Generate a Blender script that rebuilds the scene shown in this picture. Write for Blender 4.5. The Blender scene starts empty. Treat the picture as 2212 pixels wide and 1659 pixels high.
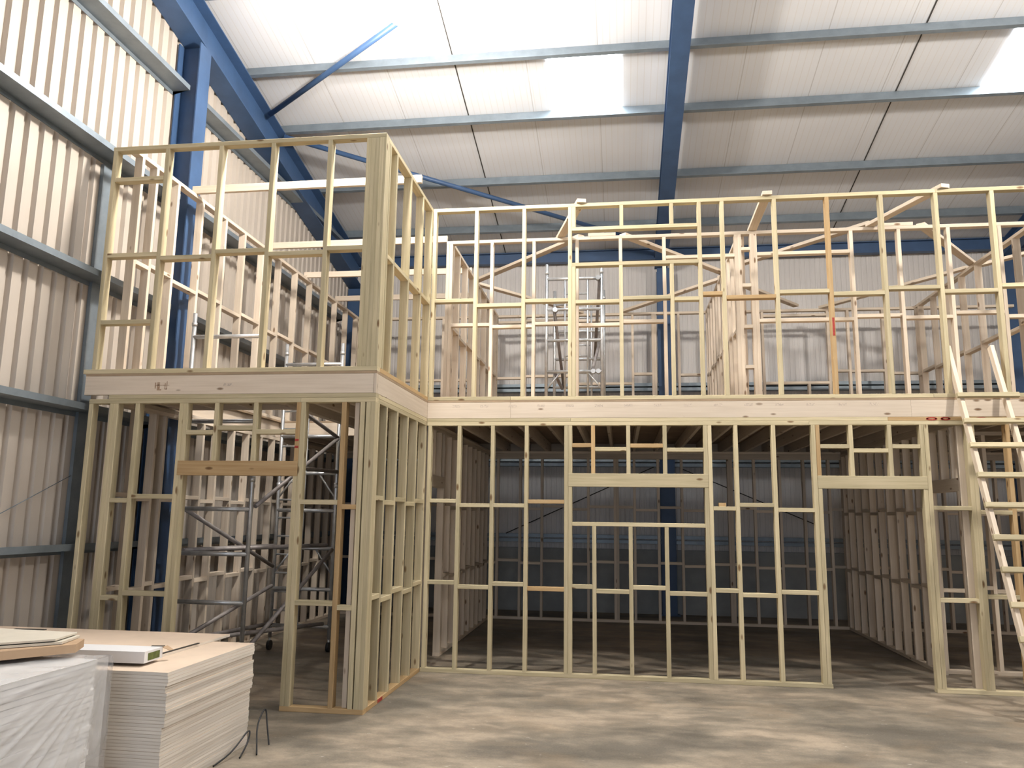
import bpy, bmesh, math, random
from mathutils import Vector, Matrix, noise
random.seed(7)
sc = bpy.context.scene
C = sc.collection
R = math.radians

# ------------------------------------------------------------------ materials
def new_mat(name):
    m = bpy.data.materials.new(name); m.use_nodes = True
    nt = m.node_tree; b = nt.nodes['Principled BSDF']
    return m, nt, b

def ramp(nt, fac, stops):
    r = nt.nodes.new('ShaderNodeValToRGB')
    el = r.color_ramp.elements
    while len(el) < len(stops): el.new(0.5)
    for e, (p, c) in zip(el, stops):
        e.position = p; e.color = (*c, 1) if len(c) == 3 else c
    nt.links.new(fac, r.inputs[0])
    return r.outputs[0]

def mix(nt, fac, a, b, mode='MIX'):
    n = nt.nodes.new('ShaderNodeMix'); n.data_type = 'RGBA'; n.blend_type = mode
    for s, v in ((n.inputs[0], fac), (n.inputs[6], a), (n.inputs[7], b)):
        if hasattr(v, 'links') or isinstance(v, bpy.types.NodeSocket): nt.links.new(v, s)
        else: s.default_value = v if not isinstance(v, tuple) else (*v, 1)
    return n.outputs[2]

def mapping(nt, src, scale, loc=(0, 0, 0)):
    m = nt.nodes.new('ShaderNodeMapping'); nt.links.new(src, m.inputs[0])
    m.inputs['Scale'].default_value = scale; m.inputs['Location'].default_value = loc
    return m.outputs[0]

def noise_tex(nt, vec, scale, detail=3, rough=.5):
    n = nt.nodes.new('ShaderNodeTexNoise'); nt.links.new(vec, n.inputs['Vector'])
    n.inputs['Scale'].default_value = scale; n.inputs['Detail'].default_value = detail; n.inputs['Roughness'].default_value = rough
    return n.outputs['Fac']

def wood(name, light, dark, knot=(.16, .08, .03), spread=.16, rough=.72):
    """sawn softwood; the grain runs along the member's own long axis (local z)"""
    m, nt, b = new_mat(name)
    tc = nt.nodes.new('ShaderNodeTexCoord'); oi = nt.nodes.new('ShaderNodeObjectInfo')
    off = nt.nodes.new('ShaderNodeVectorMath'); off.operation = 'SCALE'
    comb = nt.nodes.new('ShaderNodeCombineXYZ')
    for i in range(3): nt.links.new(oi.outputs['Random'], comb.inputs[i])
    nt.links.new(comb.outputs[0], off.inputs[0]); off.inputs['Scale'].default_value = 37.0
    add = nt.nodes.new('ShaderNodeVectorMath'); nt.links.new(tc.outputs['Object'], add.inputs[0]); nt.links.new(off.outputs[0], add.inputs[1])
    v = add.outputs[0]
    g = noise_tex(nt, mapping(nt, v, (45, 45, 1.6)), 1.0, 4, .6)
    broad = noise_tex(nt, mapping(nt, v, (6, 6, 1.1)), 1.0, 2)
    c = ramp(nt, g, [(.30, dark), (.62, light)])
    c = mix(nt, ramp(nt, broad, [(.35, (0, 0, 0)), (.75, (.55, .55, .55))]), c, tuple(d * .9 for d in dark))
    vor = nt.nodes.new('ShaderNodeTexVoronoi'); nt.links.new(mapping(nt, v, (8.5, 8.5, 3.2)), vor.inputs['Vector']); vor.inputs['Scale'].default_value = 1.0
    k = ramp(nt, vor.outputs['Distance'], [(.0, (1, 1, 1)), (.10, (.75, .75, .75)), (.16, (0, 0, 0))])
    sel = nt.nodes.new('ShaderNodeSeparateColor'); nt.links.new(vor.outputs['Color'], sel.inputs[0])
    pick = ramp(nt, sel.outputs[0], [(.50, (0, 0, 0)), (.52, (1, 1, 1))])
    km = nt.nodes.new('ShaderNodeMath'); km.operation = 'MULTIPLY'; nt.links.new(k, km.inputs[0]); nt.links.new(pick, km.inputs[1])
    c = mix(nt, km.outputs[0], c, knot)
    hsv = nt.nodes.new('ShaderNodeHueSaturation'); nt.links.new(c, hsv.inputs['Color'])
    mr = nt.nodes.new('ShaderNodeMapRange'); nt.links.new(oi.outputs['Random'], mr.inputs[0])
    mr.inputs['To Min'].default_value = 1 - spread; mr.inputs['To Max'].default_value = 1 + spread
    nt.links.new(mr.outputs[0], hsv.inputs['Value'])
    nt.links.new(hsv.outputs[0], b.inputs['Base Color'])
    b.inputs['Roughness'].default_value = rough; b.inputs['Specular IOR Level'].default_value = .25
    return m

def plain(name, col, rough=.6, metal=0., var=.08, scale=6., spec=.4):
    m, nt, b = new_mat(name)
    tc = nt.nodes.new('ShaderNodeTexCoord')
    n = noise_tex(nt, tc.outputs['Object'], scale, 4, .6)
    nt.links.new(ramp(nt, n, [(.3, tuple(c * (1 - var) for c in col)), (.7, tuple(min(1, c * (1 + var)) for c in col))]), b.inputs['Base Color'])
    b.inputs['Roughness'].default_value = rough; b.inputs['Metallic'].default_value = metal; b.inputs['Specular IOR Level'].default_value = spec
    return m

def emit(name, col, s):
    m, nt, b = new_mat(name)
    b.inputs['Base Color'].default_value = (*col, 1)
    b.inputs['Emission Color'].default_value = (*col, 1); b.inputs['Emission Strength'].default_value = s
    return m

M = {}
M['t'] = wood('treated_pine', (.67, .575, .385), (.51, .435, .27))
M['p'] = wood('pale_spruce', (.76, .65, .53), (.65, .54, .42))
M['o'] = wood('stained_pine', (.62, .44, .24), (.50, .325, .155))
M['rim'] = wood('rim_spruce', (.77, .66, .54), (.68, .57, .45), spread=.06)
M['blue'] = plain('blue_painted_steel', (.046, .092, .19), .45, 0, .12, 3)
M['galv'] = plain('galvanised_steel', (.225, .265, .30), .45, .5, .12, 5)
M['alu'] = plain('scaffold_tube', (.62, .63, .64), .38, .75, .15, 9)
M['grey_tube'] = plain('dull_tube', (.33, .30, .29), .55, .4, .2, 9)
M['clad'] = plain('cladding_beige', (.51, .45, .39), .42, 0, .04, 1.2, .5)
M['clad_back'] = plain('cladding_pale', (.66, .63, .61), .42, 0, .05, 1.2, .5)
M['plinth'] = plain('precast_concrete', (.34, .35, .345), .8, 0, .15, 2)
M['deck'] = plain('decking_board', (.40, .29, .19), .8, 0, .15, 3)
M['board'] = plain('board_face', (.72, .575, .45), .7, 0, .07, 2.5)
M['board_edge'] = None
M['foam'] = plain('insulation_board', (.90, .88, .85), .7, 0, .05, 3)
M['card'] = plain('brown_card', (.47, .32, .20), .8, 0, .1, 4)
M['card_grey'] = plain('grey_card', (.62, .57, .48), .8, 0, .06, 4)
M['white_card'] = plain('white_card', (.80, .80, .82), .5, 0, .02, 4)
M['green'] = plain('green_print', (.10, .13, .03), .5, 0, .4, 30)
M['black'] = plain('black_band', (.02, .02, .022), .4, 0, .1, 8)
M['red'] = plain('red_paint', (.42, .05, .04), .7, 0, .2, 20)
def smear(name, ink, paper):
    m, nt, b = new_mat(name); tc = nt.nodes.new('ShaderNodeTexCoord')
    n = noise_tex(nt, tc.outputs['Object'], 55, 3, .6)
    nt.links.new(ramp(nt, n, [(.36, ink), (.60, paper)]), b.inputs['Base Color']); b.inputs['Roughness'].default_value = .8
    return m
M['stamp'] = smear('stamp_ink', (.34, .20, .12), (.50, .36, .25))
M['stamp_grey'] = smear('stamp_ink_grey', (.50, .41, .33), (.72, .61, .495))
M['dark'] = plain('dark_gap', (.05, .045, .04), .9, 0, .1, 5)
M['lamp_body'] = plain('lamp_housing', (.25, .25, .26), .4, .6, .05, 5)
M['lamp_glow'] = emit('lamp_glow', (1, .95, .88), 60)
M['sky_pane'] = emit('rooflight_pane', (.90, .96, 1.0), 26)

def roof_material():
    m, nt, b = new_mat('roof_liner')
    tc = nt.nodes.new('ShaderNodeTexCoord')
    sx = nt.nodes.new('ShaderNodeSeparateXYZ'); nt.links.new(tc.outputs['Object'], sx.inputs[0])
    def line(period, width):
        a = nt.nodes.new('ShaderNodeMath'); a.operation = 'DIVIDE'; nt.links.new(sx.outputs[0], a.inputs[0]); a.inputs[1].default_value = period
        f = nt.nodes.new('ShaderNodeMath'); f.operation = 'FRACT'; nt.links.new(a.outputs[0], f.inputs[0])
        l = nt.nodes.new('ShaderNodeMath'); l.operation = 'LESS_THAN'; nt.links.new(f.outputs[0], l.inputs[0]); l.inputs[1].default_value = width / period
        return l.outputs[0]
    n = noise_tex(nt, tc.outputs['Object'], 1.0, 2)
    c = ramp(nt, n, [(.3, (.67, .68, .71)), (.7, (.72, .73, .755))])
    c = mix(nt, line(.1, .012), c, (.66, .65, .65))
    c = mix(nt, line(1.06, .014), c, (.52, .51, .51))
    nt.links.new(c, b.inputs['Base Color']); b.inputs['Roughness'].default_value = .5
    return m
M['roof'] = roof_material()

def floor_material():
    m, nt, b = new_mat('concrete_floor')
    tc = nt.nodes.new('ShaderNodeTexCoord'); v = tc.outputs['Object']
    big = noise_tex(nt, mapping(nt, v, (.50, .80, 1), (2.3, 1.1, 0)), 1.0, 8, .66)
    mid = noise_tex(nt, mapping(nt, v, (1.9, 3.2, 1)), 1.0, 8, .74)
    c = ramp(nt, big, [(.41, (.14, .122, .096)), (.50, (.28, .235, .18)), (.58, (.42, .34, .255))])
    st = ramp(nt, mid, [(.42, (1, 1, 1)), (.58, (0, 0, 0))])
    c = mix(nt, st, c, mix(nt, .5, c, (.07, .062, .05)))
    warm = noise_tex(nt, mapping(nt, v, (.9, 1.3, 1), (7, 3, 0)), 1.0, 4, .6)
    c = mix(nt, ramp(nt, warm, [(.55, (0, 0, 0)), (.75, (.5, .5, .5))]), c, (.36, .26, .165))
    fine = noise_tex(nt, mapping(nt, v, (7, 15, 1), (3, 1, 0)), 1.0, 5, .7)
    fl = ramp(nt, fine, [(.655, (0, 0, 0)), (.70, (.8, .8, .8))])
    c = mix(nt, fl, c, (.62, .58, .52))
    gr = noise_tex(nt, v, 60, 3, .6)
    c = mix(nt, .12, c, ramp(nt, gr, [(.3, (.2, .17, .14)), (.7, (.6, .52, .44))]))
    nt.links.new(c, b.inputs['Base Color'])
    rr = ramp(nt, mid, [(.35, (.42, .42, .42)), (.6, (.72, .72, .72))]); nt.links.new(rr, b.inputs['Roughness'])
    b.inputs['Specular IOR Level'].default_value = .35
    return m
M['floor'] = floor_material()

def board_edge_material():
    m, nt, b = new_mat('board_sawn_edge')
    tc = nt.nodes.new('ShaderNodeTexCoord')
    n = noise_tex(nt, mapping(nt, tc.outputs['Object'], (3, 3, 90)), 1.0, 4, .6)
    oi = nt.nodes.new('ShaderNodeObjectInfo')
    c = ramp(nt, n, [(.3, (.68, .61, .53)), (.7, (.82, .76, .68))])
    h = nt.nodes.new('ShaderNodeHueSaturation'); nt.links.new(c, h.inputs['Color'])
    mr = nt.nodes.new('ShaderNodeMapRange'); nt.links.new(oi.outputs['Random'], mr.inputs[0]); mr.inputs['To Min'].default_value = .88; mr.inputs['To Max'].default_value = 1.08
    nt.links.new(mr.outputs[0], h.inputs['Value']); nt.links.new(h.outputs[0], b.inputs['Base Color'])
    b.inputs['Roughness'].default_value = .8
    return m
M['board_edge'] = board_edge_material()

def wrap_material():
    m, nt, b = new_mat('polythene_wrap')
    out = nt.nodes['Material Output']
    b.inputs['Base Color'].default_value = (.93, .93, .94, 1); b.inputs['Roughness'].default_value = .16
    b.inputs['Specular IOR Level'].default_value = .6
    tr = nt.nodes.new('ShaderNodeBsdfTransparent'); tr.inputs[0].default_value = (.95, .95, .96, 1)
    mx = nt.nodes.new('ShaderNodeMixShader')
    tc = nt.nodes.new('ShaderNodeTexCoord'); n = noise_tex(nt, tc.outputs['Object'], 1.6, 2, .5)
    f = ramp(nt, n, [(.35, (.20, .20, .20)), (.65, (.46, .46, .46))])
    nt.links.new(f, mx.inputs[0]); nt.links.new(tr.outputs[0], mx.inputs[1]); nt.links.new(b.outputs[0], mx.inputs[2]); nt.links.new(mx.outputs[0], out.inputs[0])
    return m
M['wrap'] = wrap_material()

# ------------------------------------------------------------------ helpers
def tag(o, label=None, cat=None, group=None, kind=None):
    if label: o['label'] = label
    if cat: o['category'] = cat
    if group: o['group'] = group
    if kind: o['kind'] = kind
    return o

def thing(name, label, cat, loc=(0, 0, 0), group=None):
    o = bpy.data.objects.new(name, None); o.empty_display_size = .1; o.location = loc; C.objects.link(o)
    return tag(o, label, cat, group)

def link(name, me, mat, parent=None, mw=None):
    o = bpy.data.objects.new(name, me)
    if mat is not None and not me.materials: me.materials.append(mat)
    C.objects.link(o)
    if parent is not None:
        o.parent = parent
        o.matrix_parent_inverse = Matrix.Translation(-Vector(parent.location))
    if mw is not None: o.matrix_basis = mw
    return o

def mesh(name, verts, faces):
    me = bpy.data.meshes.new(name); me.from_pydata([tuple(v) for v in verts], [], faces); me.update(); return me

def add_box(bm, lo, hi):
    r = bmesh.ops.create_cube(bm, size=1)
    s = [h - l for l, h in zip(lo, hi)]; c = [(h + l) / 2 for l, h in zip(lo, hi)]
    for v in r['verts']: v.co = Vector((v.co.x * s[0] + c[0], v.co.y * s[1] + c[1], v.co.z * s[2] + c[2]))
    return r['verts']

def bm_obj(name, bm, mat, parent=None, mw=None):
    me = bpy.data.meshes.new(name); bm.normal_update(); bm.to_mesh(me); bm.free()
    return link(name, me, mat, parent, mw)

_tm = {}
def timber_mesh(w, d, L, bev=.003):
    key = (round(w, 3), round(d, 3), round(L, 3))
    if key not in _tm:
        bm = bmesh.new(); add_box(bm, (-w / 2, -d / 2, -L / 2), (w / 2, d / 2, L / 2))
        bmesh.ops.bevel(bm, geom=[e for e in bm.edges if abs((e.verts[0].co - e.verts[1].co).z) > L * .5], offset=bev, segments=1, affect='EDGES')
        me = bpy.data.meshes.new('timber'); bm.to_mesh(me); bm.free(); _tm[key] = me
    return _tm[key]

def frame_axes(z, up):
    z = z.normalized(); x = up.cross(z)
    if x.length < 1e-5: x = Vector((1, 0, 0))
    x.normalize(); y = z.cross(x)
    return x, y, z

def timber(name, p0, p1, w, d, mat, parent=None, up=Vector((0, 1, 0))):
    """a sawn length from p0 to p1; d is measured along `up`, w across it"""
    p0, p1 = Vector(p0), Vector(p1); ax = p1 - p0; L = ax.length
    x, y, z = frame_axes(ax, up)
    mw = Matrix(((x.x, y.x, z.x, 0), (x.y, y.y, z.y, 0), (x.z, y.z, z.z, 0), (0, 0, 0, 1)))
    mw.translation = (p0 + p1) / 2
    me = timber_mesh(w, d, L)
    m = M[mat] if isinstance(mat, str) else mat
    if me.materials and me.materials[0] is not m: me = me.copy(); me.materials.clear()
    return link(name, me, m, parent, mw)

def box_timber(name, lo, hi, mat, parent=None):
    """axis-aligned length given by its two corners"""
    s = [h - l for l, h in zip(lo, hi)]; a = s.index(max(s)); c = [(h + l) / 2 for l, h in zip(lo, hi)]
    p0, p1 = list(c), list(c); p0[a], p1[a] = lo[a], hi[a]
    if a == 2: up, d, w = Vector((0, 1, 0)), s[1], s[0]
    elif a == 0: up, d, w = Vector((0, 1, 0)), s[1], s[2]
    else: up, d, w = Vector((1, 0, 0)), s[0], s[2]
    return timber(name, p0, p1, w, d, mat, parent, up)

def tube_mesh(L, r, seg=12):
    key = ('tube', round(L, 3), round(r, 4))
    if key not in _tm:
        bm = bmesh.new(); bmesh.ops.create_cone(bm, cap_ends=True, segments=seg, radius1=r, radius2=r, depth=L)
        for f in bm.faces: f.smooth = len(f.verts) == 4
        me = bpy.data.meshes.new('tube'); bm.to_mesh(me); bm.free(); _tm[key] = me
    return _tm[key]

def tube(name, p0, p1, r, mat, parent=None):
    p0, p1 = Vector(p0), Vector(p1); ax = p1 - p0
    x, y, z = frame_axes(ax, Vector((0, 1, 0)) if abs(ax.normalized().y) < .9 else Vector((0, 0, 1)))
    mw = Matrix(((x.x, y.x, z.x, 0), (x.y, y.y, z.y, 0), (x.z, y.z, z.z, 0), (0, 0, 0, 1))); mw.translation = (p0 + p1) / 2
    me = tube_mesh(ax.length, r)
    m = M[mat]
    if me.materials and me.materials[0] is not m: me = me.copy(); me.materials.clear()
    return link(name, me, m, parent, mw)

def extrude_section(name, pts, p0, p1, up, mat, parent=None, closed=True):
    """sweep a 2-D section (across, up) from p0 to p1"""
    p0, p1 = Vector(p0), Vector(p1); z = (p1 - p0).normalized(); x = up.cross(z).normalized(); y = z.cross(x)
    n = len(pts); V = [p + x * a + y * b for p in (p0, p1) for a, b in pts]
    F = [(i, (i + 1) % n, n + (i + 1) % n, n + i) for i in range(n)]
    F += [tuple(range(n))[::-1], tuple(range(n, 2 * n))]
    o = link(name, mesh(name, V, F), M[mat], parent)
    bm = bmesh.new(); bm.from_mesh(o.data); bmesh.ops.recalc_face_normals(bm, faces=bm.faces); bm.to_mesh(o.data); bm.free()
    return o

def isec(dep, wid, tf=.016, tw=.010):
    h, w = dep / 2, wid / 2
    return [(-w, -h), (w, -h), (w, -h + tf), (tw / 2, -h + tf), (tw / 2, h - tf), (w, h - tf), (w, h), (-w, h), (-w, h - tf), (-tw / 2, h - tf), (-tw / 2, -h + tf), (-w, -h + tf)]

def zsec(h, f, t=.004, lip=.018):
    """cold-rolled Z: web along `up`, flanges pointing opposite ways"""
    return [(-t / 2, -h / 2), (-f, -h / 2), (-f, -h / 2 + lip), (-f + t, -h / 2 + lip), (-f + t, -h / 2 + t), (-t / 2, -h / 2 + t), (-t / 2, h / 2), (f, h / 2), (f, h / 2 - lip), (f - t, h / 2 - lip), (f - t, h / 2 - t), (t / 2, h / 2 - t), (t / 2, -h / 2)]

def under(o, part):
    """make o a sub-part of a part without moving it"""
    o.parent = part; o.matrix_parent_inverse = part.matrix_basis.inverted(); return o

def struct(o): return tag(o, kind='structure')

# ------------------------------------------------------------------ the hall
XL, XR, YB, YF = -3.40, 14.0, 6.60, -18.0
K = .2044
def zroof(y):  # underside of the roof liner, ridge at y=-6
    return 7.5 - K * (y - 5.9) if y >= -6 else 7.5 - K * (-12 - y - 5.9)

bm = bmesh.new(); add_box(bm, (XL - .3, YF - .3, -.2), (XR + .3, YB + .3, 0)); struct(bm_obj('floor', bm, M['floor']))

V = []; F = []
for x in (XL - .25, XR + .25):
    for y in (YB + .25, -6.0, YF - .25):
        V += [(x, y, zroof(y)), (x, y, zroof(y) + .08)]
for (a, b) in ((0, 2), (2, 4)):
    F += [(a, b, b + 6, a + 6), (a + 1, a + 7, b + 7, b + 1)]
F += [(0, 1, 3, 2), (2, 3, 5, 4), (6, 8, 9, 7), (8, 10, 11, 9), (0, 6, 7, 1), (4, 5, 11, 10)]
struct(link('ceiling', mesh('ceiling', V, F), M['roof']))

# profiled sheeting of the left wall: broad flat panels with narrow troughs, every 0.2 m
def profiled(name, run, pitch, prof, at, ztop, z0, mat):
    V = []; F = []; s = run[0]
    pts = []
    while s < run[1]:
        for u, d in prof: pts.append((s + u * pitch, d))
        s += pitch
    for s, d in pts: V += [at(s, d) + (z0,), at(s, d) + (ztop(s),)]
    F = [(2 * i, 2 * i + 2, 2 * i + 3, 2 * i + 1) for i in range(len(pts) - 1)]
    return struct(link(name, mesh(name, V, F), M[mat]))
profiled('wall_left', (YF, YB + .1), .200, [(0, 0), (.58, 0), (.66, .048), (.92, .048)], lambda s, d: (XL - d, s), lambda s: zroof(s) + .04, 0, 'clad')
profiled('wall_back', (XL - .1, XR), .100, [(0, 0), (.60, 0), (.70, .006), (.90, .006)], lambda s, d: (s, YB + d), lambda s: zroof(YB) + .04, 0, 'clad_back')
# front wall behind the camera, with a tall door opening added to bring in daylight fill
DX0, DX1, DZ = -1.0, 5.5, 5.2
bm = bmesh.new(); add_box(bm, (XL - .1, YF - .1, 0), (DX0, YF, 10)); add_box(bm, (DX1, YF - .1, 0), (XR + .1, YF, 10)); add_box(bm, (DX0, YF - .1, DZ), (DX1, YF, 10)); struct(bm_obj('wall_front', bm, M['clad_back']))
bm = bmesh.new(); add_box(bm, (XR, YF, 0), (XR + .1, YB + .1, 10.2)); struct(bm_obj('wall_right', bm, M['clad']))
bm = bmesh.new(); add_box(bm, (XL + .01, YB - .14, 0), (XR, YB - .005, 1.22)); struct(bm_obj('baseboard_back', bm, M['plinth']))

# rooflights; the two near the ridge are unseen, added for cool fill
for i, (x0, y0, y1) in enumerate([(1.383, .975, 2.195), (7.80, .90, 2.13), (-5 + 6.38, -4.9, -3.7), (7.80, -4.9, -3.7)]):
    V = [(x, y, zroof(y) - dz) for dz in (.012, .004) for x, y in ((x0, y0), (x0 + 1.07, y0), (x0 + 1.07, y1), (x0, y1))]
    struct(link('window_%d' % (i + 1), mesh('pane', V, [(3, 2, 1, 0), (4, 5, 6, 7), (0, 1, 5, 4), (1, 2, 6, 5), (2, 3, 7, 6), (3, 0, 4, 7)]), M['sky_pane']))
# dark lap joints of the liner
for i, x in enumerate((0.0, 6.58)):
    V = [(x + a, y, zroof(y) - dz) for dz in (.011, .002) for a, y in ((-.008, -5.9), (.008, -5.9), (.008, 6.5), (-.008, 6.5))]
    struct(link('trim_%d' % (i + 1), mesh('joint', V, [(0, 1, 2, 3), (7, 6, 5, 4), (0, 4, 5, 1), (1, 5, 6, 2), (2, 6, 7, 3), (3, 7, 4, 0)]), M['dark']))

# ------------------------------------------------------------------ steelwork
ORD = ['first', 'second', 'third', 'fourth', 'fifth', 'sixth', 'seventh', 'eighth', 'ninth', 'tenth', 'eleventh', 'twelfth', 'thirteenth', 'fourteenth', 'fifteenth', 'sixteenth', 'seventeenth', 'eighteenth', 'nineteenth', 'twentieth', 'twenty-first', 'twenty-second', 'twenty-third', 'twenty-fourth', 'twenty-fifth', 'twenty-sixth', 'twenty-seventh', 'twenty-eighth', 'twenty-ninth', 'thirtieth', 'thirty-first', 'thirty-second', 'thirty-third', 'thirty-fourth', 'thirty-fifth', 'thirty-sixth']
UPR = Vector((0, K, 1)).normalized()      # normal of the near roof slope
def slope_pt(x, y, dz): return Vector((x, y, zroof(y) - dz))
def rafter(x, label, wid=.21, dep=.30):
    o = extrude_section('roof_rafter', isec(dep, wid), slope_pt(x, 6.35, .21 + dep / 2), slope_pt(x, -5.98, .21 + dep / 2), UPR, 'blue')
    return tag(o, label, 'rafter')
rafter(-3.24, 'dark blue steel rafter along the gable above the corrugated left wall', .31, .56)
rafter(3.255, 'blue steel rafter running down the roof beside the square rooflight', .26)
rafter(9.85, 'blue steel rafter over the right end of the building')
def column(x, y, h, dep, wid, label, axis='y', mat='blue'):
    up = Vector((0, 1, 0)) if axis == 'y' else Vector((1, 0, 0))
    r = thing('steel_column', label, 'column', (x, y, 0))
    extrude_section('shaft', isec(dep, wid), (x, y, 0), (x, y, h), up, mat, r)
    bm = bmesh.new(); add_box(bm, (x - wid * .7, y - dep * .6, 0), (x + wid * .7, y + dep * .6, .02)); bm_obj('base_plate', bm, M[mat], r)
    return r
column(3.31, 6.34, zroof(6.34) - .52, .26, .28, 'blue steel column at the back wall under the middle rafter')
column(9.88, 6.34, zroof(6.34) - .52, .26, .27, 'blue steel column at the back wall, right end')
column(-3.235, -.52, zroof(-.5) - .79, .32, .27, 'blue steel gable column standing against the corrugated left wall', 'x')
column(-3.24, 6.30, zroof(6.34) - .80, .26, .26, 'blue steel corner column where left and back walls meet')
o = extrude_section('eaves_beam', isec(.24, .14), (XL + .1, 6.42, 7.25), (XR - .1, 6.42, 7.25), Vector((0, 0, 1)), 'blue'); tag(o, 'dark blue eaves beam along the top of the back wall', 'beam')
py = [5.32, 3.76, 2.10, .80, -.62, -2.06, -3.5, -4.9]
for i, y in enumerate(py):
    o = extrude_section('roof_purlin', zsec(.19, .062), slope_pt(XL + .03, y, .108), slope_pt(XR - .03, y, .108), UPR, 'galv')
    tag(o, 'grey cold-rolled roof purlin, %s up from the back eaves' % ORD[i], 'purlin', 'roof purlins')
gz = [(1.44, 'lowest'), (2.89, 'second lowest'), (4.34, 'third lowest'), (5.79, 'fourth lowest'), (7.30, 'highest')]
for z, w in gz:
    for (a, b, part) in ((-9.0, -.70, 'in front of'), (-.34, 5.6, 'behind')):
        if z > 7 and a > -1: b = 5.2
        pts = [(-.245, 0), (0, 0), (0, .068), (-.022, .068), (-.022, .064), (-.005, .064), (-.005, .005), (-.24, .005), (-.24, -.05), (-.245, -.05)]
        V = [(-3.15 + u, y, z + v) for y in (a, b) for u, v in pts]; n = len(pts)
        F = [(i, (i + 1) % n, n + (i + 1) % n, n + i) for i in range(n)] + [tuple(range(n)), tuple(range(n, 2 * n))[::-1]]
        o = link('wall_girt', mesh('wall_girt', V, F), M['galv'])
        bm = bmesh.new(); bm.from_mesh(o.data); bmesh.ops.recalc_face_normals(bm, faces=bm.faces); bm.to_mesh(o.data); bm.free()
        tag(o, 'grey steel sheeting rail, %s on left wall, %s blue gable column' % (w, part), 'girt', 'left wall sheeting rails')
o = extrude_section('sheeting_post', [(-.02, -.085), (.02, -.085), (.02, .085), (-.02, .085), (-.02, .080), (.015, .080), (.015, -.080), (-.02, -.080)], (-3.375, -1.83, 0), (-3.375, -1.83, 5.72), Vector((0, 1, 0)), 'galv')
tag(o, 'upright galvanised channel on the left wall beside the timber frame', 'post')
for z, w in ((1.37, 'lower rail just above the concrete plinth'), (2.88, 'middle rail, seen below the upper floor'), (4.41, 'upper rail, seen below the upper windows')):
    r = thing('back_rail', 'pale galvanised rail on back wall, ' + w, 'girt', (0, 6.5, z), 'back wall rails')
    for dz in (0, .095):
        o = extrude_section('rail', [(-.10, -.032), (.10, -.032), (.10, -.028), (-.096, -.028), (-.096, .028), (.10, .028), (.10, .032), (-.10, .032)], (XL + .1, 6.497, z + dz), (XR - .1, 6.497, z + dz), Vector((0, 0, 1)), 'galv', r)
def wind_brace(a, b, label):
    o = tube('wind_brace', slope_pt(*a, .30), slope_pt(*b, .30), .042, 'blue'); tag(o, label, 'brace')
wind_brace((-3.08, 1.45), (-.55, -.15), 'blue tube roof brace rising from gable rafter towards the lamp')
wind_brace((-3.08, 1.99), (3.1, 5.75), 'long blue tube roof brace dropping from gable rafter to the back eaves')
for (a, b, l) in (((.1, 6.38, 1.50), (3.05, 6.38, 2.84), 'thin dark tie rod rising across the back wall left of blue column'), ((3.56, 6.38, 2.82), (6.1, 6.38, 1.75), 'thin dark tie rod falling across the back wall right of blue column')):
    tag(tube('tie_rod', a, b, .009, 'dark'), l, 'rod')
tag(tube('loose_wire', (-3.37, -2.85, 1.80), (-3.36, -1.93, 2.21), .004, 'galv'), 'thin slanting wire on the left wall beside the lower timber frame', 'wire')

# ------------------------------------------------------------------ timber frames
D = .095
B0, B1 = .047, 2.95          # stud zone below
U0, U1 = 3.314, 5.763        # stud zone above
def frame(label, loc, cat='wall frame'):
    return thing('timber_wall_frame', label, cat, loc)
class WX:
    """a frame standing in a plane y = const, running along x"""
    def __init__(s, label, y, x, z, d=D): s.y, s.d = y, d; s.r = frame(label, (x, y, z))
    def m(s, name, x0, x1, z0, z1, mat='t', dy=0):
        o = box_timber(name, (x0, s.y + dy, z0), (x1, s.y + s.d, z1), mat, s.r)
        if mat == 'o': o['label'] = 'orange-stained ' + name.replace('_', ' ')
        return o
    def studs(s, xs, z0, z1, mat='t', name='stud'):
        for x in xs:
            mt = mat
            if isinstance(x, tuple): x, mt = x
            s.m(name, x, x + .047, z0, z1, mt)
    def nogs(s, L, mat='t'):
        for q in L:
            s.m('noggin', q[0], q[1], q[2] - .0235, q[2] + .0235, q[3] if len(q) > 3 else mat)
class WY:
    """a frame standing in a plane x = const (outer face x, thickness to -x), running along y"""
    def __init__(s, label, x, y, z, d=D): s.x, s.d = x, d; s.r = frame(label, (x - d / 2, y, z))
    def m(s, name, y0, y1, z0, z1, mat='p'):
        return box_timber(name, (s.x - s.d, y0, z0), (s.x, y1, z1), mat, s.r)
    def studs(s, ys, z0, z1, mat='p'):
        for y in ys: s.m('stud', y, y + .047, z0, z1, mat)
    def bays(s, ys, zs, mat='p', lo=None):
        ys = sorted(ys)
        for i in range(len(ys) - 1):
            if ys[i + 1] - ys[i] > .08:
                z = zs[i % len(zs)]
                s.m('noggin', ys[i] + .047, ys[i + 1], z - .0235, z + .0235, mat)

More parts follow.
